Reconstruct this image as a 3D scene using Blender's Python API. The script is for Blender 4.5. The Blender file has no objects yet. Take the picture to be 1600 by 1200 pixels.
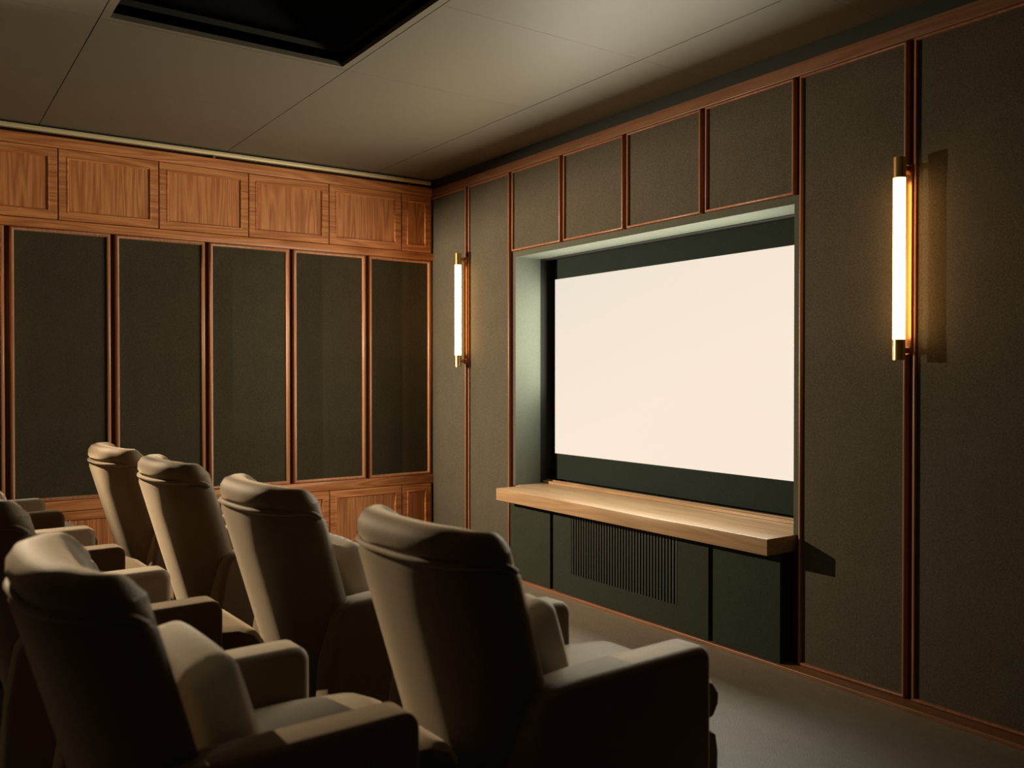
import bpy, bmesh, math
from mathutils import Vector, Matrix
R = math.radians
PI = math.pi
scn = bpy.context.scene
C = scn.collection

# ------------------------------------------------------------------ camera
cam_d = bpy.data.cameras.new('camera')
cam = bpy.data.objects.new('camera', cam_d)
C.objects.link(cam)
cam.location = (5.53969, -3.14416, 1.27)
yaw, pitch = 0.605937, -0.0099436
fw = Vector((-math.cos(yaw)*math.cos(pitch), math.sin(yaw)*math.cos(pitch), math.sin(pitch)))
cam.rotation_euler = fw.to_track_quat('-Z', 'Y').to_euler()
cam_d.sensor_width = 36.0
cam_d.sensor_fit = 'HORIZONTAL'
cam_d.lens = 1386.218/1600*36.0
cam_d.clip_start = 0.05
cam_d.dof.use_dof = True
cam_d.dof.focus_distance = 4.3
cam_d.dof.aperture_fstop = 2.8
scn.camera = cam

# ------------------------------------------------------------------ world, exposure
wd = bpy.data.worlds.new('room_dark')
scn.world = wd
wd.use_nodes = True
wd.node_tree.nodes['Background'].inputs[0].default_value = (0.012, 0.009, 0.006, 1)
wd.node_tree.nodes['Background'].inputs[1].default_value = 0.0
vs = scn.view_settings
vs.view_transform = 'Standard'
vs.look = 'None'
vs.exposure = 0.0
vs.gamma = 1.0
vs.use_curve_mapping = False

# light thrown into the room by the projection screen
SX0, SX1, SZ0, SZ1, SY = 1.121, 3.047, 0.781, 1.868, 0.25
sl = bpy.data.lights.new('screen_light', 'AREA')
sl.shape = 'RECTANGLE'
sl.size = SX1-SX0
sl.size_y = 0.70
sl.energy = 62
sl.color = (0.98, 0.92, 0.74)
slo = bpy.data.objects.new('screen_light', sl)
C.objects.link(slo)
slo.location = ((SX0+SX1)/2, SY-0.012, SZ1-0.37)
slo.rotation_euler = (R(-90), 0, 0)       # faces -Y, into the room

TUBE_EMIT = 9.0
TUBE_COL = (1.0, 0.50, 0.16)

# ------------------------------------------------------------------ materials
def new_mat(name):
    m = bpy.data.materials.new(name)
    m.use_nodes = True
    nt = m.node_tree
    b = nt.nodes['Principled BSDF']
    return m, nt, b

def wood(name, c1, c2, axis='z', rough=0.42, scale=1.0):
    """procedural wood with the grain running along one local axis"""
    m, nt, b = new_mat(name)
    N, L = nt.nodes.new, nt.links.new
    tc = N('ShaderNodeTexCoord')
    oi = N('ShaderNodeObjectInfo')
    off = N('ShaderNodeVectorMath'); off.operation = 'SCALE'
    cmb = N('ShaderNodeCombineXYZ')
    for i in range(3):
        L(oi.outputs['Random'], cmb.inputs[i])
    L(cmb.outputs[0], off.inputs[0]); off.inputs['Scale'].default_value = 23.0
    add = N('ShaderNodeVectorMath'); add.operation = 'ADD'
    L(tc.outputs['Object'], add.inputs[0]); L(off.outputs[0], add.inputs[1])
    mp = N('ShaderNodeMapping')
    s = {'x': (0.7, 12, 12), 'y': (12, 0.7, 12), 'z': (12, 12, 0.7)}[axis]
    mp.inputs['Scale'].default_value = [v*scale for v in s]
    L(add.outputs[0], mp.inputs['Vector'])
    n1 = N('ShaderNodeTexNoise'); n1.inputs['Scale'].default_value = 1.0
    n1.inputs['Detail'].default_value = 1.5; n1.inputs['Distortion'].default_value = 0.25
    L(mp.outputs[0], n1.inputs['Vector'])
    mul = N('ShaderNodeMath'); mul.operation = 'MULTIPLY'; mul.inputs[1].default_value = 11.0
    L(n1.outputs['Fac'], mul.inputs[0])
    sn = N('ShaderNodeMath'); sn.operation = 'PINGPONG'; sn.inputs[1].default_value = 0.6
    L(mul.outputs[0], sn.inputs[0])
    mp2 = N('ShaderNodeMapping')
    s2 = {'x': (6, 160, 160), 'y': (160, 6, 160), 'z': (160, 160, 6)}[axis]
    mp2.inputs['Scale'].default_value = s2
    L(add.outputs[0], mp2.inputs['Vector'])
    n2 = N('ShaderNodeTexNoise'); n2.inputs['Scale'].default_value = 1.0
    n2.inputs['Detail'].default_value = 2
    L(mp2.outputs[0], n2.inputs['Vector'])
    a = N('ShaderNodeMath'); a.operation = 'MULTIPLY'; a.inputs[1].default_value = 0.62
    L(sn.outputs[0], a.inputs[0])
    bb = N('ShaderNodeMath'); bb.operation = 'MULTIPLY_ADD'; bb.inputs[1].default_value = 0.6
    L(n2.outputs['Fac'], bb.inputs[0]); L(a.outputs[0], bb.inputs[2])
    rp = N('ShaderNodeValToRGB')
    rp.color_ramp.elements[0].position = 0.12; rp.color_ramp.elements[0].color = (*c1, 1)
    rp.color_ramp.elements[1].position = 0.85; rp.color_ramp.elements[1].color = (*c2, 1)
    L(bb.outputs[0], rp.inputs[0])
    L(rp.outputs[0], b.inputs['Base Color'])
    b.inputs['Roughness'].default_value = rough
    b.inputs['Specular IOR Level'].default_value = 0.4
    bp = N('ShaderNodeBump'); bp.inputs['Strength'].default_value = 0.08; bp.inputs['Distance'].default_value = 0.002
    L(n2.outputs['Fac'], bp.inputs['Height']); L(bp.outputs[0], b.inputs['Normal'])
    return m

def fabric(name, c1, c2, scale=260, bump=0.35, rough=0.9, sheen=0.0, mott=6.0, spec=0.15, mw=0.15):
    m, nt, b = new_mat(name)
    N, L = nt.nodes.new, nt.links.new
    tc = N('ShaderNodeTexCoord')
    n1 = N('ShaderNodeTexNoise'); n1.inputs['Scale'].default_value = scale; n1.inputs['Detail'].default_value = 3
    n2 = N('ShaderNodeTexNoise'); n2.inputs['Scale'].default_value = mott; n2.inputs['Detail'].default_value = 4
    L(tc.outputs['Object'], n1.inputs['Vector']); L(tc.outputs['Object'], n2.inputs['Vector'])
    mx = N('ShaderNodeMath'); mx.operation = 'MULTIPLY_ADD'; mx.inputs[1].default_value = 1.0-mw
    h = N('ShaderNodeMath'); h.operation = 'MULTIPLY'; h.inputs[1].default_value = mw
    L(n2.outputs['Fac'], h.inputs[0])
    L(n1.outputs['Fac'], mx.inputs[0]); L(h.outputs[0], mx.inputs[2])
    rp = N('ShaderNodeValToRGB')
    rp.color_ramp.elements[0].position = 0.3; rp.color_ramp.elements[0].color = (*c1, 1)
    rp.color_ramp.elements[1].position = 0.7; rp.color_ramp.elements[1].color = (*c2, 1)
    L(mx.outputs[0], rp.inputs[0]); L(rp.outputs[0], b.inputs['Base Color'])
    b.inputs['Roughness'].default_value = rough
    b.inputs['Specular IOR Level'].default_value = spec
    if sheen:
        b.inputs['Sheen Weight'].default_value = sheen
        b.inputs['Sheen Roughness'].default_value = 0.45
        b.inputs['Sheen Tint'].default_value = (1.0, 0.86, 0.66, 1)
    bp = N('ShaderNodeBump'); bp.inputs['Strength'].default_value = bump; bp.inputs['Distance'].default_value = 0.002
    L(n1.outputs['Fac'], bp.inputs['Height']); L(bp.outputs[0], b.inputs['Normal'])
    return m

def plain(name, col, rough=0.6, metal=0.0, noise=0.04):
    m, nt, b = new_mat(name)
    N, L = nt.nodes.new, nt.links.new
    tc = N('ShaderNodeTexCoord')
    n = N('ShaderNodeTexNoise'); n.inputs['Scale'].default_value = 14; n.inputs['Detail'].default_value = 4
    L(tc.outputs['Object'], n.inputs['Vector'])
    rp = N('ShaderNodeValToRGB')
    rp.color_ramp.elements[0].color = (*[c*(1-noise) for c in col], 1)
    rp.color_ramp.elements[1].color = (*[min(1, c*(1+noise)) for c in col], 1)
    L(n.outputs['Fac'], rp.inputs[0]); L(rp.outputs[0], b.inputs['Base Color'])
    b.inputs['Roughness'].default_value = rough
    b.inputs['Metallic'].default_value = metal
    return m

W1, W2 = (0.37, 0.098, 0.026), (0.86, 0.37, 0.13)
M = {}
M['wood_v'] = wood('red_brown_wood_vertical', W1, W2, 'z')
M['wood_h'] = wood('red_brown_wood_horizontal', W1, W2, 'x')
M['wood_dark'] = wood('dark_wood_backing', (0.05, 0.014, 0.006), (0.09, 0.028, 0.012), 'z', 0.5)
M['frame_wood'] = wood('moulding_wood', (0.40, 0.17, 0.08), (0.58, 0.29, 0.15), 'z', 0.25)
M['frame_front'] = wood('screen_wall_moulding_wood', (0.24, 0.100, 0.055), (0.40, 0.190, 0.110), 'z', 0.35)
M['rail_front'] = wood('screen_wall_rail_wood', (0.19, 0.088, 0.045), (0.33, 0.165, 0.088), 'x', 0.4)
M['oak'] = wood('oak_shelf_wood', (0.31, 0.20, 0.112), (0.49, 0.335, 0.20), 'x', 0.30)
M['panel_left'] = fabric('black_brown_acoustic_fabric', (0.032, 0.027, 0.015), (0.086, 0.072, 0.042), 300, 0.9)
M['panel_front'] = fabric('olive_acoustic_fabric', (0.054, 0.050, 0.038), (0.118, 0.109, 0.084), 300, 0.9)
M['recess'] = fabric('grey_green_fabric', (0.078, 0.087, 0.070), (0.115, 0.126, 0.102), 300, 0.5)
M['border'] = fabric('dark_teal_fabric', (0.012, 0.020, 0.018), (0.020, 0.031, 0.028), 300, 0.4)
M['black'] = plain('matte_black', (0.006, 0.006, 0.005), 0.9)
M['console'] = fabric('dark_green_fabric', (0.022, 0.027, 0.021), (0.038, 0.045, 0.036), 280, 0.5)
M['slat'] = plain('dark_slat_paint', (0.016, 0.020, 0.016), 0.5)
M['upper'] = plain('teal_wall_paint', (0.036, 0.044, 0.040), 0.8)
M['ceil'] = plain('taupe_ceiling_panel', (0.168, 0.144, 0.100), 0.55, 0, 0.03)
M['gap'] = plain('dark_gap', (0.012, 0.010, 0.008), 0.9)
M['wall'] = plain('dark_wall_paint', (0.05, 0.045, 0.036), 0.85)
M['brass'] = plain('brushed_brass', (0.78, 0.52, 0.22), 0.3, 1.0)
M['rail_brass'] = plain('pale_brass', (0.85, 0.70, 0.40), 0.5, 0.35)
M['bronze'] = plain('warm_bronze', (0.50, 0.24, 0.10), 0.35, 1.0)
M['velvet'] = fabric('taupe_velvet', (0.094, 0.056, 0.025), (0.138, 0.086, 0.041), 420, 0.5, 0.6, 0.8, 9, 0.2)
M['cream'] = fabric('cream_linen', (0.66, 0.60, 0.50), (0.80, 0.74, 0.64), 500, 0.3, 0.9, 0.1, 8)
M['carpet'] = fabric('grey_olive_carpet', (0.014, 0.014, 0.0125), (0.074, 0.072, 0.063), 200, 1.0, 0.55, 0.5, 24, 0.6, 0.5)
M['dark_feet'] = plain('black_metal', (0.02, 0.018, 0.015), 0.5, 0.5)

def emission(name, col, strength):
    m, nt, b = new_mat(name)
    b.inputs['Base Color'].default_value = (0.8, 0.8, 0.8, 1)
    b.inputs['Emission Color'].default_value = (*col, 1)
    b.inputs['Emission Strength'].default_value = strength
    return m
M['tube'] = emission('glowing_tube', TUBE_COL, TUBE_EMIT)
# lit picture on the screen: warm white, cooler towards its upper left
m, nt, b = new_mat('lit_screen')
N, L = nt.nodes.new, nt.links.new
tc = N('ShaderNodeTexCoord'); mp = N('ShaderNodeMapping')
mp.inputs['Rotation'].default_value = (0, R(35), 0)
L(tc.outputs['Generated'], mp.inputs['Vector'])
sp = N('ShaderNodeSeparateXYZ'); L(mp.outputs[0], sp.inputs[0])
rp = N('ShaderNodeValToRGB')
rp.color_ramp.elements[0].position = 0.0; rp.color_ramp.elements[0].color = (0.94, 0.80, 0.65, 1)
rp.color_ramp.elements[1].position = 1.0; rp.color_ramp.elements[1].color = (0.80, 0.73, 0.62, 1)
L(sp.outputs['Z'], rp.inputs[0])
b.inputs['Base Color'].default_value = (0.02, 0.02, 0.02, 1)
b.inputs['Roughness'].default_value = 0.9
b.inputs['Specular IOR Level'].default_value = 0.0
L(rp.outputs[0], b.inputs['Emission Color'])
b.inputs['Emission Strength'].default_value = 1.0
M['screen'] = m

# ------------------------------------------------------------------ helpers
def add_box(bm, x0, x1, y0, y1, z0, z1, bev=0.0, seg=2):
    r = bmesh.ops.create_cube(bm, size=1.0)
    for v in r['verts']:
        v.co = Vector(((x0+x1)/2+v.co.x*(x1-x0), (y0+y1)/2+v.co.y*(y1-y0), (z0+z1)/2+v.co.z*(z1-z0)))
    if bev > 0:
        es = list({e for v in r['verts'] for e in v.link_edges})
        bmesh.ops.bevel(bm, geom=es, offset=bev, segments=seg, affect='EDGES', profile=0.5)

def bx(x0, x1, y0, y1, z0, z1, bev=0.0, seg=2):
    bm = bmesh.new()
    add_box(bm, x0, x1, y0, y1, z0, z1, bev, seg)
    return bm

def loft(bm, rings, cap=True, closed=False):
    vs = [[bm.verts.new(p) for p in r] for r in rings]
    n = len(vs[0])
    pairs = list(zip(vs[:-1], vs[1:]))
    if closed:
        pairs.append((vs[-1], vs[0]))
    for a, b_ in pairs:
        for i in range(n):
            j = (i+1) % n
            bm.faces.new((a[i], a[j], b_[j], b_[i]))
    if cap and not closed:
        bm.faces.new(list(reversed(vs[0])))
        bm.faces.new(vs[-1])

def add_tube(bm, pts, r, seg=10, closed=False):
    pts = [Vector(p) for p in pts]
    rings = []
    n = len(pts)
    prev = None
    for i, p in enumerate(pts):
        if closed:
            d = pts[(i+1) % n]-pts[i-1]
        else:
            d = pts[min(i+1, n-1)]-pts[max(i-1, 0)]
        d.normalize()
        ref = prev if prev else (Vector((1, 0, 0)) if abs(d.x) < 0.8 else Vector((0, 0, 1)))
        u = (ref-d*ref.dot(d)).normalized()
        prev = u
        w = d.cross(u)
        rings.append([p+u*(r*math.cos(2*PI*k/seg))+w*(r*math.sin(2*PI*k/seg)) for k in range(seg)])
    loft(bm, rings, True, closed)

def add_prism(bm, outline, x0, x1, bev=0.0, seg=3):
    """(y, z) outline extruded along x"""
    a = [bm.verts.new((x0, y, z)) for y, z in outline]
    b_ = [bm.verts.new((x1, y, z)) for y, z in outline]
    n = len(a)
    f1 = bm.faces.new(list(reversed(a))); f2 = bm.faces.new(b_)
    for i in range(n):
        bm.faces.new((a[i], a[(i+1) % n], b_[(i+1) % n], b_[i]))
    if bev > 0:
        bmesh.ops.bevel(bm, geom=list(f1.edges)+list(f2.edges), offset=bev, segments=seg, affect='EDGES', profile=0.5)

def obj(name, bm, mat, parent=None, smooth=None):
    bmesh.ops.recalc_face_normals(bm, faces=bm.faces[:])
    me = bpy.data.meshes.new(name)
    bm.to_mesh(me)
    bm.free()
    me.materials.append(M[mat])
    if smooth is not None:
        for p in me.polygons:
            p.use_smooth = True
        if smooth < 180:
            me.set_sharp_from_angle(angle=R(smooth))
    o = bpy.data.objects.new(name, me)
    C.objects.link(o)
    if parent:
        o.parent = parent
    return o

def tag(o, label, cat, group=None):
    o['label'] = label
    o['category'] = cat
    if group:
        o['group'] = group
    return o

def thing(name, label, cat, loc=(0, 0, 0), rotz=0.0, group=None):
    o = bpy.data.objects.new(name, None)
    o.empty_display_size = 0.1
    C.objects.link(o)
    o.location = loc
    o.rotation_euler = (0, 0, rotz)
    return tag(o, label, cat, group)

def struct(name, bm, mat, parent=None, smooth=None):
    o = obj(name, bm, mat, parent, smooth)
    if not parent:
        o['kind'] = 'structure'
    return o

# ------------------------------------------------------------------ setting
FZ, CZ = 0.03, 2.65          # floor and ceiling heights
XR, YB = 6.3, -4.7           # right wall, back wall
RX0, RX1, RZ0, RZ1 = 1.04, 3.127, 0.592, 2.002   # screen recess opening

struct('floor', bx(0, XR, YB, 0.0, FZ-0.1, FZ), 'carpet')
struct('wall_left', bx(-0.12, 0, YB, 0.4, FZ-0.1, CZ+0.3), 'wood_dark')
struct('wall_right', bx(XR, XR+0.12, YB, 0.4, FZ-0.1, CZ+0.3), 'wall')
struct('wall_back', bx(-0.12, XR+0.12, YB-0.12, YB, FZ-0.1, CZ+0.3), 'wall')
bm = bmesh.new()
add_box(bm, 0, RX0, 0, 0.4, FZ-0.1, CZ)
add_box(bm, RX1, XR, 0, 0.4, FZ-0.1, CZ)
add_box(bm, RX0, RX1, 0, 0.4, RZ1, CZ)
add_box(bm, RX0, RX1, 0, 0.4, FZ-0.1, RZ0-0.075)
add_box(bm, RX0, RX1, 0.32, 0.4, RZ0-0.075, RZ1)
struct('wall_front', bm, 'wood_dark')
# painted band between the top rail and the ceiling
struct('trim_1', bx(0.0, XR, -0.008, 0.0, 2.584, CZ), 'upper')
# wooden top rail and baseboard of the screen wall
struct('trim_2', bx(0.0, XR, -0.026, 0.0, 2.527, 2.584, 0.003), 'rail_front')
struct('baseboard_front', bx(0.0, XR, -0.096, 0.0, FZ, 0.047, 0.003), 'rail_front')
# fabric lining of the recess: two jambs, the soffit with its front lip
bm = bmesh.new()
add_box(bm, RX0-0.005, RX0+0.018, -0.012, 0.178, RZ0, RZ1+0.028)
struct('trim_3', bm, 'recess')
struct('trim_4', bx(RX1-0.004, RX1+0.03, -0.012, 0.178, RZ0, RZ1+0.028), 'recess')
struct('trim_5', bx(RX0+0.018, RX1-0.004, -0.012, 0.178, RZ1-0.006, RZ1+0.028), 'recess')

# ceiling: panels with thin gaps, one panel opened up into a dark coffer
XL = [0.0, 0.955, 1.80, 2.66, 3.52, 4.38, 5.24, XR]
YL = [YB, -4.55, -3.52, -2.495, -1.465, -0.46, 0.0]
HX0, HX1, HY0, HY1 = 1.832, 3.40, -2.462, -1.498
bm = bmesh.new()
g = 0.0020
for i in range(len(XL)-1):
    for j in range(len(YL)-1):
        x0, x1, y0, y1 = XL[i]+0.0006, XL[i+1]-0.0006, YL[j]+g, YL[j+1]-g
        if j == 3 and i in (2, 3):
            continue
        add_box(bm, x0, x1, y0, y1, CZ, CZ+0.02)
# rim left around the opening
add_box(bm, 1.80+g, HX0, -2.495+g, -1.465-g, CZ, CZ+0.02)
add_box(bm, HX1, 3.52-g, -2.495+g, -1.465-g, CZ, CZ+0.02)
add_box(bm, HX0, HX1, -2.495+g, HY0, CZ, CZ+0.02)
add_box(bm, HX0, HX1, HY1, -1.465-g, CZ, CZ+0.02)
ceil = struct('ceiling', bm, 'ceil')
bm = bmesh.new()
add_box(bm, 0, HX0, YB, 0.0, CZ+0.021, CZ+0.06)
add_box(bm, HX1, XR, YB, 0.0, CZ+0.021, CZ+0.06)
add_box(bm, HX0, HX1, YB, HY0, CZ+0.021, CZ+0.06)
add_box(bm, HX0, HX1, HY1, 0.0, CZ+0.021, CZ+0.06)
struct('ceiling_backing', bm, 'gap', ceil)
bm = bmesh.new()
add_box(bm, HX0-0.02, HX0, HY0-0.02, HY1+0.02, CZ+0.021, CZ+0.085)
add_box(bm, HX1, HX1+0.02, HY0-0.02, HY1+0.02, CZ+0.021, CZ+0.085)
add_box(bm, HX0, HX1, HY0-0.02, HY0, CZ+0.021, CZ+0.085)
add_box(bm, HX0, HX1, HY1, HY1+0.02, CZ+0.021, CZ+0.085)
struct('coffer_rim', bm, 'wall', ceil)
bm = bmesh.new()
add_box(bm, HX0-0.06, HX1+0.06, HY0-0.06, HY1+0.06, CZ+0.32, CZ+0.34)
add_box(bm, HX0-0.06, HX0-0.03, HY0-0.06, HY1+0.06, CZ+0.086, CZ+0.32)
add_box(bm, HX1+0.03, HX1+0.06, HY0-0.06, HY1+0.06, CZ+0.086, CZ+0.32)
add_box(bm, HX0-0.06, HX1+0.06, HY0-0.06, HY0-0.03, CZ+0.086, CZ+0.32)
add_box(bm, HX0-0.06, HX1+0.06, HY1+0.03, HY1+0.06, CZ+0.086, CZ+0.32)
struct('ceiling_coffer', bm, 'black', ceil)

# ------------------------------------------------------------------ fabric wall panels
def frame_bm(u0, u1, z0, z1, w, d, rnd):
    """four mitred mouldings round a panel; front of the wall is local -y"""
    bm = bmesh.new()
    prof = [(0, 0)]
    for k in range(7):
        a = PI*k/6
        prof.append((w/2-w/2*math.cos(a), -(d-rnd)-rnd*math.sin(a)))
    prof.append((w, 0))
    cs = [(u0, z0, 1, 1), (u1, z0, -1, 1), (u1, z1, -1, -1), (u0, z1, 1, -1)]
    rings = [[Vector((cu+su*p[0], p[1], cz+sz*p[0])) for p in prof] for cu, cz, su, sz in cs]
    loft(bm, rings, False, True)
    return bm

def acoustic_panel(label, loc, rotz, width, height, w, d, rnd, fm, wm, group, name='acoustic_panel'):
    t = thing(name, label, 'wall panel', loc, rotz, group)
    obj('fabric', bx(w*0.6, width-w*0.6, -d*0.45, 0.0, w*0.6, height-w*0.6), fm, t)
    obj('moulding', frame_bm(0, width, 0, height, w, d, rnd), wm, t, 40)
    return t

left_u = [-0.52-0.5335*k for k in range(8)]
ord_l = ['beside the screen wall corner', 'second from the screen wall corner', 'third from the screen wall corner',
         'fourth from the screen wall corner', 'fifth from the screen wall corner']
for k in range(7):
    a = left_u[k]-0.021 if k else left_u[0]
    y1 = -0.026 if k == 0 else left_u[k-1]-0.012
    y0 = left_u[k]+0.014
    lab = 'tall dark left wall fabric panel, ' + \
        (ord_l[k] if k < 5 else ('sixth' if k == 5 else 'seventh')+' from the screen wall corner')
    if k > 5:
        continue
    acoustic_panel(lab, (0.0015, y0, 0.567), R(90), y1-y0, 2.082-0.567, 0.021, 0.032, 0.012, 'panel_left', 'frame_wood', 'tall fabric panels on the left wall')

front_u = [0.0, 0.511, 1.019, 1.532, 2.067, 2.612, 3.143, 3.653, 4.185, 4.72]
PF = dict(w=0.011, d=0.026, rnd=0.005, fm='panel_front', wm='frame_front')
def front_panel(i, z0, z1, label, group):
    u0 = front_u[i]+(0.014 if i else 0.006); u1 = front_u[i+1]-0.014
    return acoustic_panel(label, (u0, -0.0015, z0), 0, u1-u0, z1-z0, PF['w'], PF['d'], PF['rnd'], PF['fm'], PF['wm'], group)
GT = 'tall fabric panels on the screen wall'
front_panel(0, 0.049, 2.525, 'tall narrow olive fabric panel between the left wall corner and the left wall light', GT)
front_panel(1, 0.049, 2.525, 'tall narrow olive fabric panel between the left wall light and the screen recess', GT)
front_panel(6, 0.049, 2.525, 'tall olive fabric panel between the screen recess and the right wall light', GT)
front_panel(7, 0.049, 2.525, 'tall dark olive fabric panel right of the right wall light, catching its glow', GT)
GS = 'small square fabric panels above the screen'
nm = ['leftmost', 'second from left', 'third from left', 'rightmost']
for k in range(4):
    front_panel(2+k, 2.034, 2.525, 'square olive fabric panel above the screen recess, %s of the four' % nm[k], GS)

# ------------------------------------------------------------------ left wall joinery
def shaker_bm(width, height, st, d):
    """door frame: mitred stiles and rails with a small inner bead"""
    bm = bmesh.new()
    prof = [(0, 0), (0, -d+0.002), (0.002, -d), (st-0.012, -d), (st-0.010, -d-0.003), (st-0.006, -d-0.004), (st, -d+0.003), (st, -d+0.009), (st, 0)]
    cs = [(0, 0, 1, 1), (width, 0, -1, 1), (width, height, -1, -1), (0, height, 1, -1)]
    loft(bm, [[Vector((cu+su*p[0], p[1], cz+sz*p[0])) for p in prof] for cu, cz, su, sz in cs], False, True)
    return bm

def cabinet(label, y0, y1, z0, z1, group, cat='cabinet', name='wall_cabinet'):
    W_, H_ = y1-y0, z1-z0
    t = thing(name, label, cat, (0, y0, z0), R(90), group)
    obj('carcass', bx(0.004, W_-0.004, -0.018, 0, 0.004, H_-0.004), 'wood_dark', t)
    dr = obj('door', shaker_bm(W_-0.006, H_-0.006, 0.052, 0.042), 'wood_h', t, 30)
    dr.location = (0.003, 0, 0.003)
    obj('door_panel', bx(0.05, W_-0.056, -0.035, -0.018, 0.05, H_-0.056), 'wood_v', dr)
    return t

cab_u = [-0.266-0.5345*k for k in range(8)]
cab_u = [-0.030]+cab_u
oc = ['narrow shadowed wood cabinet in the corner by the screen wall', 'wood cabinet second from the screen wall corner',
      'wood cabinet third from the screen wall corner', 'wood cabinet fourth from the screen wall corner',
      'wood cabinet fifth from the screen wall corner', 'wood cabinet cut by the left picture edge',
      'wood cabinet seventh from the screen wall corner']
for k in range(7):
    cabinet('upper '+oc[k]+' under the brass rail', cab_u[k+1], cab_u[k], 2.133, 2.532, 'upper cabinets on the left wall')
for k in range(7):
    cabinet('lower '+oc[k]+', below the dark panels', cab_u[k+1], cab_u[k], 0.11, 0.506, 'lower cabinets on the left wall', name='base_cabinet')
def left_rail(n, z0, z1, d):
    o = struct('trim_%d' % n, bx(0, -YB, -d, 0, z0, z1, 0.003), 'wood_h', None, 40)
    o.location = (0, YB, 0); o.rotation_euler = (0, 0, R(90))
left_rail(6, 2.532, 2.592, 0.046)
left_rail(7, 2.083, 2.132, 0.040)
left_rail(8, 0.507, 0.566, 0.040)
o = struct('baseboard_left', bx(0, -YB-0.1, -0.04, 0, FZ, 0.109, 0.003), 'wood_h', None, 40)
o.location = (0, YB, 0); o.rotation_euler = (0, 0, R(90))

# brass rail under the ceiling, along the left wall
t = thing('brass_rail', 'long thin pale brass rail under the ceiling above the left wall cabinets', 'rail', (0.0, 0, 2.592))
bm = bmesh.new()
add_box(bm, 0.012, 0.046, -4.6, -0.03, 0.022, 0.048, 0.006, 3)
obj('bar', bm, 'rail_brass', t, 40)
for yy in (-4.2, -2.85, -1.545, -0.2):
    obj('bracket', bx(0.026, 0.036, yy-0.008, yy+0.008, 0.0, 0.024), 'bronze', t)

# ------------------------------------------------------------------ screen, recess back, shelf, console
t = thing('projection_screen', 'large glowing blank warm white screen in the wall recess', 'screen', ((SX0+SX1)/2, SY, RZ0+0.03))
hw = (SX1-SX0)/2
obj('lit_surface', bx(-hw, hw, -0.004, 0.0, SZ0-RZ0-0.03, SZ1-RZ0-0.03), 'screen', t)
bm = bmesh.new()
add_box(bm, -hw, hw+0.05, 0.001, 0.03, 0.0, RZ1-RZ0-0.03)
obj('dark_border', bm, 'border', t)
bm = bmesh.new()
add_box(bm, RX0+0.001, RX1-0.001, 0.300, 0.318, RZ0, RZ1)
add_box(bm, RX0+0.001, RX0+0.010, 0.179, 0.300, RZ0, RZ1)
add_box(bm, RX1-0.010, RX1-0.001, 0.179, 0.300, RZ0, RZ1)
add_box(bm, RX0+0.001, RX1-0.001, 0.179, 0.300, RZ1-0.010, RZ1-0.001)
struct('trim_9', bm, 'black')

t = thing('oak_shelf', 'long thick oak shelf with a bright top under the screen', 'shelf', ((1.115+3.133)/2, 0, 0.522))
hw = (3.133-1.115)/2
obj('board', bx(-hw, hw, -0.195, 0.0, 0, 0.070, 0.003), 'oak', t, 40)
bm = bmesh.new()
add_box(bm, RX0-2.124, RX1-2.124, 0.0, 0.25, 0.0, 0.070)
obj('sill', bm, 'oak', t)
bm = bmesh.new()
add_box(bm, RX0+0.02-2.124, RX1-0.02-2.124, 0.196, 0.210, 0.070, 0.086, 0.002)
add_box(bm, RX0+0.02-2.124, RX1-0.02-2.124, 0.222, 0.238, 0.070, 0.092, 0.002)
obj('back_ledge', bm, 'oak', t)

CX0, CX1, CP = 1.105, 3.112, 0.084
t = thing('low_console', 'low dark green fabric fronted console with a slatted vent below the oak shelf', 'cabinet', ((CX0+CX1)/2, 0, 0.047))
mid = (CX0+CX1)/2
obj('body', bx(CX0-mid, CX1-mid, -CP+0.016, 0, 0, 0.474), 'gap', t)
def pan(x0, x1, hole=None):
    bm = bmesh.new()
    if not hole:
        add_box(bm, x0-mid, x1-mid, -CP, -CP+0.015, 0.004, 0.470, 0.002)
    else:
        hx0, hx1, hz0, hz1 = hole
        add_box(bm, x0-mid, hx0-mid, -CP, -CP+0.015, 0.004, 0.470)
        add_box(bm, hx1-mid, x1-mid, -CP, -CP+0.015, 0.004, 0.470)
        add_box(bm, hx0-mid, hx1-mid, -CP, -CP+0.015, 0.004, hz0)
        add_box(bm, hx0-mid, hx1-mid, -CP, -CP+0.015, hz1, 0.470)
    return bm
obj('fabric_front', pan(CX0, 1.505), 'console', t)
VH = (1.698, 2.512, 0.122, 0.446)
obj('fabric_front', pan(1.540, 2.708, VH), 'console', t)
obj('fabric_front', pan(2.735, CX1), 'console', t)
bm = bmesh.new()
ns = 38
for k in range(ns):
    x = VH[0]+(k+0.5)*(VH[1]-VH[0])/ns-mid
    add_box(bm, x-0.0055, x+0.0055, -CP+0.001, -CP+0.015, VH[2], VH[3])
obj('vent_grille', bm, 'slat', t)

# ------------------------------------------------------------------ wall lights
def cyl(bm, x, y, z0, z1, r, seg=20):
    add_tube(bm, [(x, y, z0), (x, y, z1)], r, seg)

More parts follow.
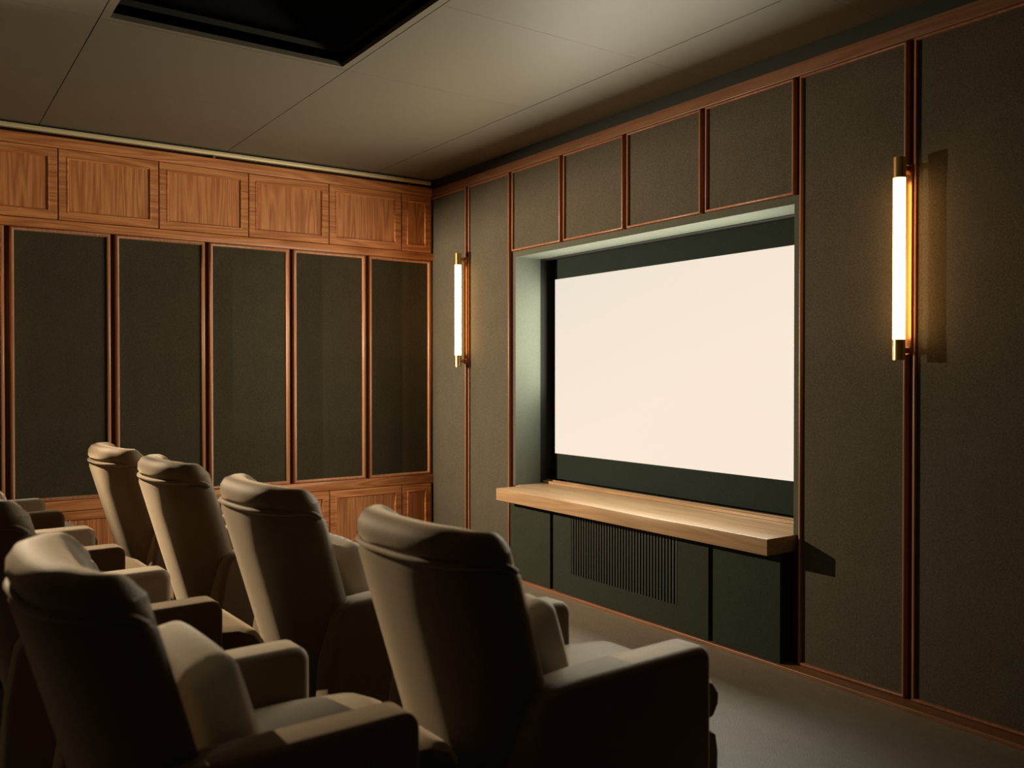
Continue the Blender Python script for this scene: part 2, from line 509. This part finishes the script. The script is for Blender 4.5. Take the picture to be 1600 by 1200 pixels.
def sconce(label, loc, rotz):
    t = thing('tube_sconce', label, 'wall light', loc, rotz, 'brass tube wall lights')
    S = -0.094
    bm = bmesh.new(); cyl(bm, 0, S, -0.300, 0.300, 0.0215, 24)
    obj('glowing_tube', bm, 'tube', t, 40)
    for s in (-1, 1):
        bm = bmesh.new()
        a, b_ = sorted((s*0.298, s*0.374))
        cyl(bm, 0, S, a, b_, 0.0228, 24)
        cyl(bm, 0, S, s*0.333-0.001, s*0.333+0.001, 0.0234, 24)
        cap = obj('end_cap', bm, 'brass', t, 40)
        bm = bmesh.new()
        add_box(bm, -0.010, 0.010, S+0.018, -0.036, s*0.338-0.010, s*0.338+0.010, 0.003)
        add_tube(bm, [(0, -0.046, s*0.338), (0, -0.036, s*0.338)], 0.016, 16)
        obj('bracket', bm, 'bronze', t, 40)
    obj('back_plate', bx(-0.017, 0.017, -0.038, -0.0285, -0.355, 0.355, 0.004, 3), 'bronze', t, 40)
    return t
sconce('lit brass tube wall light left of the screen, nearest the left wall', (front_u[1], 0, 1.700), 0)
sconce('lit brass tube wall light right of the screen, casting a shadow on the dark panel', (front_u[7], 0, 1.700), 0)
# two pendant spotlights added for the light from the left, unseen behind the left picture edge, aimed at the screen wall and across the seats
def spotlight(label, loc, target, energy, cone, blend, flag=False):
    t = thing('added_spotlight', label, 'ceiling light', (loc[0], loc[1], CZ))
    hp = Vector((0, 0, loc[2]-CZ))
    aim = (Vector(target)-Vector(loc)).normalized()
    bm = bmesh.new(); add_tube(bm, [(0, 0, -0.02), (0, 0, 0)], 0.045, 24); obj('ceiling_plate', bm, 'brass', t, 40)
    bm = bmesh.new(); add_tube(bm, [(0, 0, hp.z+0.036), (0, 0, -0.02)], 0.006, 12); obj('rod', bm, 'brass', t, 40)
    bm = bmesh.new()
    q = aim.to_track_quat('Z', 'Y')
    prof = [(0.0, -0.05), (0.022, -0.05), (0.034, -0.035), (0.040, 0.03), (0.037, 0.03), (0.030, -0.030), (0.0, -0.036)]
    loft(bm, [[hp+q @ Vector((max(r, 0.0005)*math.cos(2*PI*k/24), max(r, 0.0005)*math.sin(2*PI*k/24), z)) for k in range(24)] for r, z in prof], True)
    obj('lamp_shade', bm, 'brass', t, 40)
    if flag:                                  # barn door keeping the beam off the screen wall or the ceiling
        bm = bmesh.new()
        if flag == 'side':
            add_box(bm, -0.085, 0.085, 0.15, 0.152, -0.085, 0.11)
            add_box(bm, -0.004, 0.004, 0.03, 0.15, -0.002, 0.006)
            ang = R(50-90)
        else:
            add_box(bm, -0.075, 0.085, 0.090, 0.092, 0.0250, 0.12)
            add_box(bm, -0.004, 0.004, 0.03, 0.092, 0.038, 0.044)
            d = Vector((math.cos(R(39)), math.sin(R(39)), 0))*0.095     # second leaf towards the left wall
            n = Vector((-d.y, d.x, 0)).normalized()
            loft(bm, [[Vector((-d.x, d.y, z)) + Vector((n.x, n.y, 0))*0 + Vector((d.y, d.x, 0)).normalized()*w_*0.042 + Vector((-d.x, d.y, 0)).normalized()*t_ for w_, t_ in ((-1, 0), (1, 0), (1, 0.002), (-1, 0.002))] for z in (-0.09, 0.09)], True)
            ang = R(68-90)
        bd = obj('barn_door', bm, 'brass', t)
        bd.location = hp; bd.rotation_euler = (0, 0, ang)
    ld = bpy.data.lights.new('spotlight_lamp', 'SPOT')
    ld.energy = energy; ld.color = (1.0, 0.76, 0.49); ld.shadow_soft_size = 0.007
    ld.spot_size = R(cone); ld.spot_blend = blend
    lo = bpy.data.objects.new('lamp', ld); C.objects.link(lo)
    lo.parent = t; lo.location = hp
    lo.rotation_euler = (-aim).to_track_quat('Z', 'Y').to_euler()
spotlight('added unseen brass pendant spotlight aimed at the screen wall', (0.20, -2.87, 1.63), (1.2, 0.0, 1.45), 620, 92, 0.95, 'top')
spotlight('added unseen brass pendant spotlight aimed along the seats', (0.30, -2.95, 1.75), (3.1, -2.72, 0.84), 350, 104, 1.0, 'side')

# ------------------------------------------------------------------ recliner chairs
Z0B = 0.60
SL = 0.29
YBACK = -0.487
def back_frame_point(x, yb, z, ybase):
    """tilt the backrest about z=0.60"""
    return Vector((x, ybase+yb-(z-Z0B)*SL, z))

def sup(v, n):
    return math.copysign(abs(v)**(2/n), v)

def u_point(p, f, taper=1.0):
    """plan of the barrel back: p runs round the U from wing to wing, f goes from the outer face (0) to the inner face (1)"""
    th = p*PI/2
    ox, oy = 0.278*taper*sup(math.sin(th), 2.9), -0.182*sup(math.cos(th), 2.5)
    ix, iy = 0.198*sup(math.sin(th), 2.3), -0.040*sup(math.cos(th), 2.3)+0.012
    return ox+(ix-ox)*f, oy+(iy-oy)*f

def make_back(kind):
    bm = bmesh.new()
    rings = []
    n = 48
    for i in range(n+1):
        p = math.sin((-1+2*i/n)*PI/2)*0.35+(-1+2*i/n)*0.65
        e = max(0.0, (abs(p)-0.86)/0.14)
        k = math.sqrt(max(0.0, 1-e*e*0.99))
        if kind == 'shell':
            f0, f1, zb, zt = 0.0, 0.40, 0.20, 0.868-0.030*e*e
            sec = [(f0, zb), (f0, 0.35), (f0, 0.45), (f0, 0.60), (f0, 0.75), (f0, zt-0.03), (f0+0.05, zt-0.006), (f0+0.14, zt),
                   (f1-0.08, zt), (f1, zt-0.02), (f1, 0.60), (f1, 0.40), (f1, zb)]
            fc = 0.22
        else:
            zt = 0.944-0.040*e*e-0.008*max(0.0, (abs(p)-0.4)/0.6)
            wf = min(1.0, max(0.0, (abs(p)-0.50)/0.32)); wf = wf*wf*(3-2*wf)
            f0, f1, zb = 0.10-0.11*wf, 1.0, 0.40
            sec = [(0.42, zb), (0.42, 0.60), (0.40, 0.80), (0.28-0.18*wf, 0.862), (f0, 0.874), (f0-0.03+0.02*wf, 0.893), (f0+0.02, zt-0.028), (f0+0.14, zt-0.008),
                   (f0+0.32, zt), (f0+0.52, zt-0.005), (f1-0.22, zt-0.022), (f1-0.06, zt-0.056), (f1, zt-0.10),
                   (f1-0.04, 0.74), (f1+0.04, 0.62), (f1+0.08, 0.52), (f1-0.04, zb+0.02), (f1-0.20, zb)]
            fc = 0.50
        ring = []
        for (ff, z) in sec:
            x, yb = u_point(p, fc+(ff-fc)*k, 0.93+0.07*min(1, max(0, (z-0.35)/0.45)))
            ring.append(back_frame_point(x, yb, z, YBACK))
        rings.append(ring)
    loft(bm, rings, True)
    return bm

def piping_bm():
    bm = bmesh.new()
    pts = []
    for i in range(49):
        p = (-1+2*i/48)*0.97
        e = max(0.0, (abs(p)-0.86)/0.14)
        x, yb = u_point(p, 0.05)
        pts.append(back_frame_point(x, yb, 0.868-0.030*e*e, YBACK))
    add_tube(bm, pts, 0.0075, 8)
    return bm

def arm_bm(s):
    bm = bmesh.new()
    o = [(-0.585, 0.085), (-0.565, 0.40), (-0.54, 0.54), (-0.52, 0.575), (-0.48, 0.593), (-0.40, 0.600)]
    o += [(-0.05, 0.602)]
    for k in range(1, 7):
        a = PI/2*(1-k/6)
        o.append((-0.037+0.037*math.cos(a), 0.565+0.037*math.sin(a)))
    o += [(0.0, 0.085)]
    x0, x1 = sorted((s*0.212, s*0.322))
    n = len(o)
    def inset(d):
        res = []
        for i in range(n):
            a, b_, c_ = Vector(o[i-1]), Vector(o[i]), Vector(o[(i+1) % n])
            n1 = Vector((-(b_-a).y, (b_-a).x)).normalized(); n2 = Vector((-(c_-b_).y, (c_-b_).x)).normalized()
            nn = (n1+n2).normalized()
            res.append(b_-nn*(d/max(0.4, nn.dot(n1))))
        return res
    r = 0.022
    rings = []
    for side in (0, 1):
        ks = range(5) if side == 0 else range(4, -1, -1)
        for k in ks:
            a = PI/2*k/4
            dx, d = r*(1-math.sin(a)), r*(1-math.cos(a))
            dx, d = r*(1-math.cos(a)), r*(1-math.sin(a))
            x = x0+dx if side == 0 else x1-dx
            rings.append([Vector((x, y, z)) for y, z in inset(d)])
    loft(bm, rings, True)
    return bm

def cushion_surface(bm, x0, x1, prof, ne=10):
    """(y,z) closed profile swept in x with rounded ends"""
    cy = sum(p[0] for p in prof)/len(prof); cz = sum(p[1] for p in prof)/len(prof)
    rings = []
    for i in range(ne+1):
        u = i/ne
        x = x0+(x1-x0)*u
        e = abs(2*u-1)
        k = 1-0.10*max(0, (e-0.72)/0.28)**2.5
        rings.append([Vector((x, cy+(y-cy)*k, cz+(z-cz)*k)) for y, z in prof])
    loft(bm, rings, True)

def seat_bm():
    bm = bmesh.new()
    prof = [(-0.52, 0.30), (-0.52, 0.445), (-0.40, 0.470), (-0.20, 0.487), (-0.05, 0.487), (0.10, 0.475), (0.155, 0.45), (0.180, 0.415),
            (0.178, 0.385), (0.158, 0.355), (0.10, 0.34), (-0.1, 0.31)]
    cushion_surface(bm, -0.208, 0.208, prof, 14)
    return bm

def footrest_bm():
    bm = bmesh.new()
    prof = [(0.0, 0.10), (0.0, 0.325), (0.12, 0.334), (0.152, 0.315), (0.162, 0.26), (0.158, 0.16), (0.142, 0.11), (0.11, 0.10)]
    cushion_surface(bm, -0.205, 0.205, prof, 12)
    return bm

def make_chair():
    t = thing('recliner_chair', 'x', 'armchair')
    obj('back_shell', make_back('shell'), 'velvet', t, 50)
    obj('back_cushion', make_back('cushion'), 'velvet', t, 60)
    obj('piping', piping_bm(), 'velvet', t, 180)
    for s in (-1, 1):
        obj('armrest', arm_bm(s), 'velvet', t, 40)
    obj('seat_cushion', seat_bm(), 'velvet', t, 50)
    obj('footrest', footrest_bm(), 'velvet', t, 50)
    obj('seat_base', bx(-0.210, 0.210, -0.56, -0.01, 0.085, 0.298, 0.006), 'velvet', t, 40)
    for sx in (-1, 1):
        for yy in (-0.58, -0.06):
            bm = bmesh.new()
            add_tube(bm, [(sx*0.265, yy, FZ), (sx*0.265, yy, 0.086)], 0.02, 12)
            obj('foot', bm, 'dark_feet', t, 40)
    for ch in t.children:
        ch.location.z = -FZ
    return t

def copy_thing(src):
    r = src.copy()
    C.objects.link(r)
    for ch in src.children:
        c = ch.copy()
        C.objects.link(c)
        c.parent = r
    return r

rowA = [(3.700, -1.497, 2.0, 'taupe velvet recliner at the right end of the front row, nearest the camera'),
        (2.782, -1.557, 2.0, 'taupe velvet recliner second from the right in the front row'),
        (1.850, -1.612, 2.0, 'taupe velvet recliner third from the right in the front row'),
        (1.015, -1.660, 2.0, 'taupe velvet recliner at the left end of the front row, farthest from the camera')]
rowB = [(3.674, -2.300, 2.0, 'large blurred taupe velvet recliner in the lower left foreground'),
        (2.570, -2.360, 2.0, 'back row taupe velvet recliner just behind the blurred foreground one'),
        (1.510, -2.421, 2.0, 'back row taupe velvet recliner with only its back corner at the left edge'),
        (0.395, -2.480, 2.0, 'back row taupe velvet recliner against the left wall, only its armrest showing')]
proto = make_chair()
first = True
chairs = []
for row, grp in ((rowA, 'recliners in the front row'), (rowB, 'recliners in the back row')):
    for (x, y, rz, lab) in row:
        c = proto if first else copy_thing(proto)
        first = False
        c.location = (x, y, FZ)
        c.rotation_euler = (0, 0, R(rz))
        c['label'] = lab
        c['group'] = grp
        if row is rowB:                      # this row's backrests stand a little more upright
            for ch in c.children:
                if ch.name.split('.')[0] in ('back_shell', 'back_cushion', 'piping'):
                    ch.location.y = 0.065
        chairs.append(c)

# ------------------------------------------------------------------ cushions on the seats
def pillow_bm(w, h, th):
    """boxed cushion standing in the local x-z plane, front towards +y"""
    bm = bmesh.new()
    bmesh.ops.create_cube(bm, size=2.0)
    bmesh.ops.subdivide_edges(bm, edges=bm.edges[:], cuts=15, use_grid_fill=True)
    r = 0.030
    half = Vector((w/2, th/2, h/2))
    for v in bm.verts:
        c = v.co.copy()
        u, d, t_ = c
        p = Vector((c.x*half.x, c.y*half.y, c.z*half.z))
        q = Vector([max(-(half[i]-r), min(half[i]-r, p[i])) for i in range(3)])
        n = p-q
        if n.length > 1e-9:
            m_ = max(abs(n.x), abs(n.y), abs(n.z))
            p = q+n.normalized()*r*(m_/r)
        cu, ct, cd = 1-u*u, 1-t_*t_, 1-d*d
        p.y *= 1+0.22*cu*ct
        p.z += 0.014*t_*cu*cd+0.0035*math.sin(26*u+2*d)*cd*max(0, abs(t_)-0.6)*2
        p.x += 0.012*u*ct*cd
        v.co = p+Vector((0, 0, h/2))
    return bm

labs = ['cream cushion on the recliner at the right end of the front row',
        'cream cushion on the second recliner from the right in the front row',
        None, None,
        'cream wrinkled cushion on the large blurred recliner in the lower left foreground',
        'cream cushion on the back row recliner behind the blurred foreground one',
        'cream cushion on the back row recliner cut off by the left picture edge', None]
pm = None
for c, lab in zip(chairs, labs):
    if not lab:
        continue
    if pm is None:
        p = obj('cushion', pillow_bm(0.35, 0.235, 0.112), 'cream', None, 180)
        pm = p
    else:
        p = pm.copy()
        C.objects.link(p)
    tag(p, lab, 'cushion', 'cream cushions on the recliners')
    ang = c.rotation_euler.z
    loc = Matrix.Rotation(ang, 4, 'Z') @ Vector((0, -0.362+(0.055 if c in chairs[4:] else 0), 0.470))
    p.location = c.location+loc
    p.rotation_euler = (R(17), 0, ang)
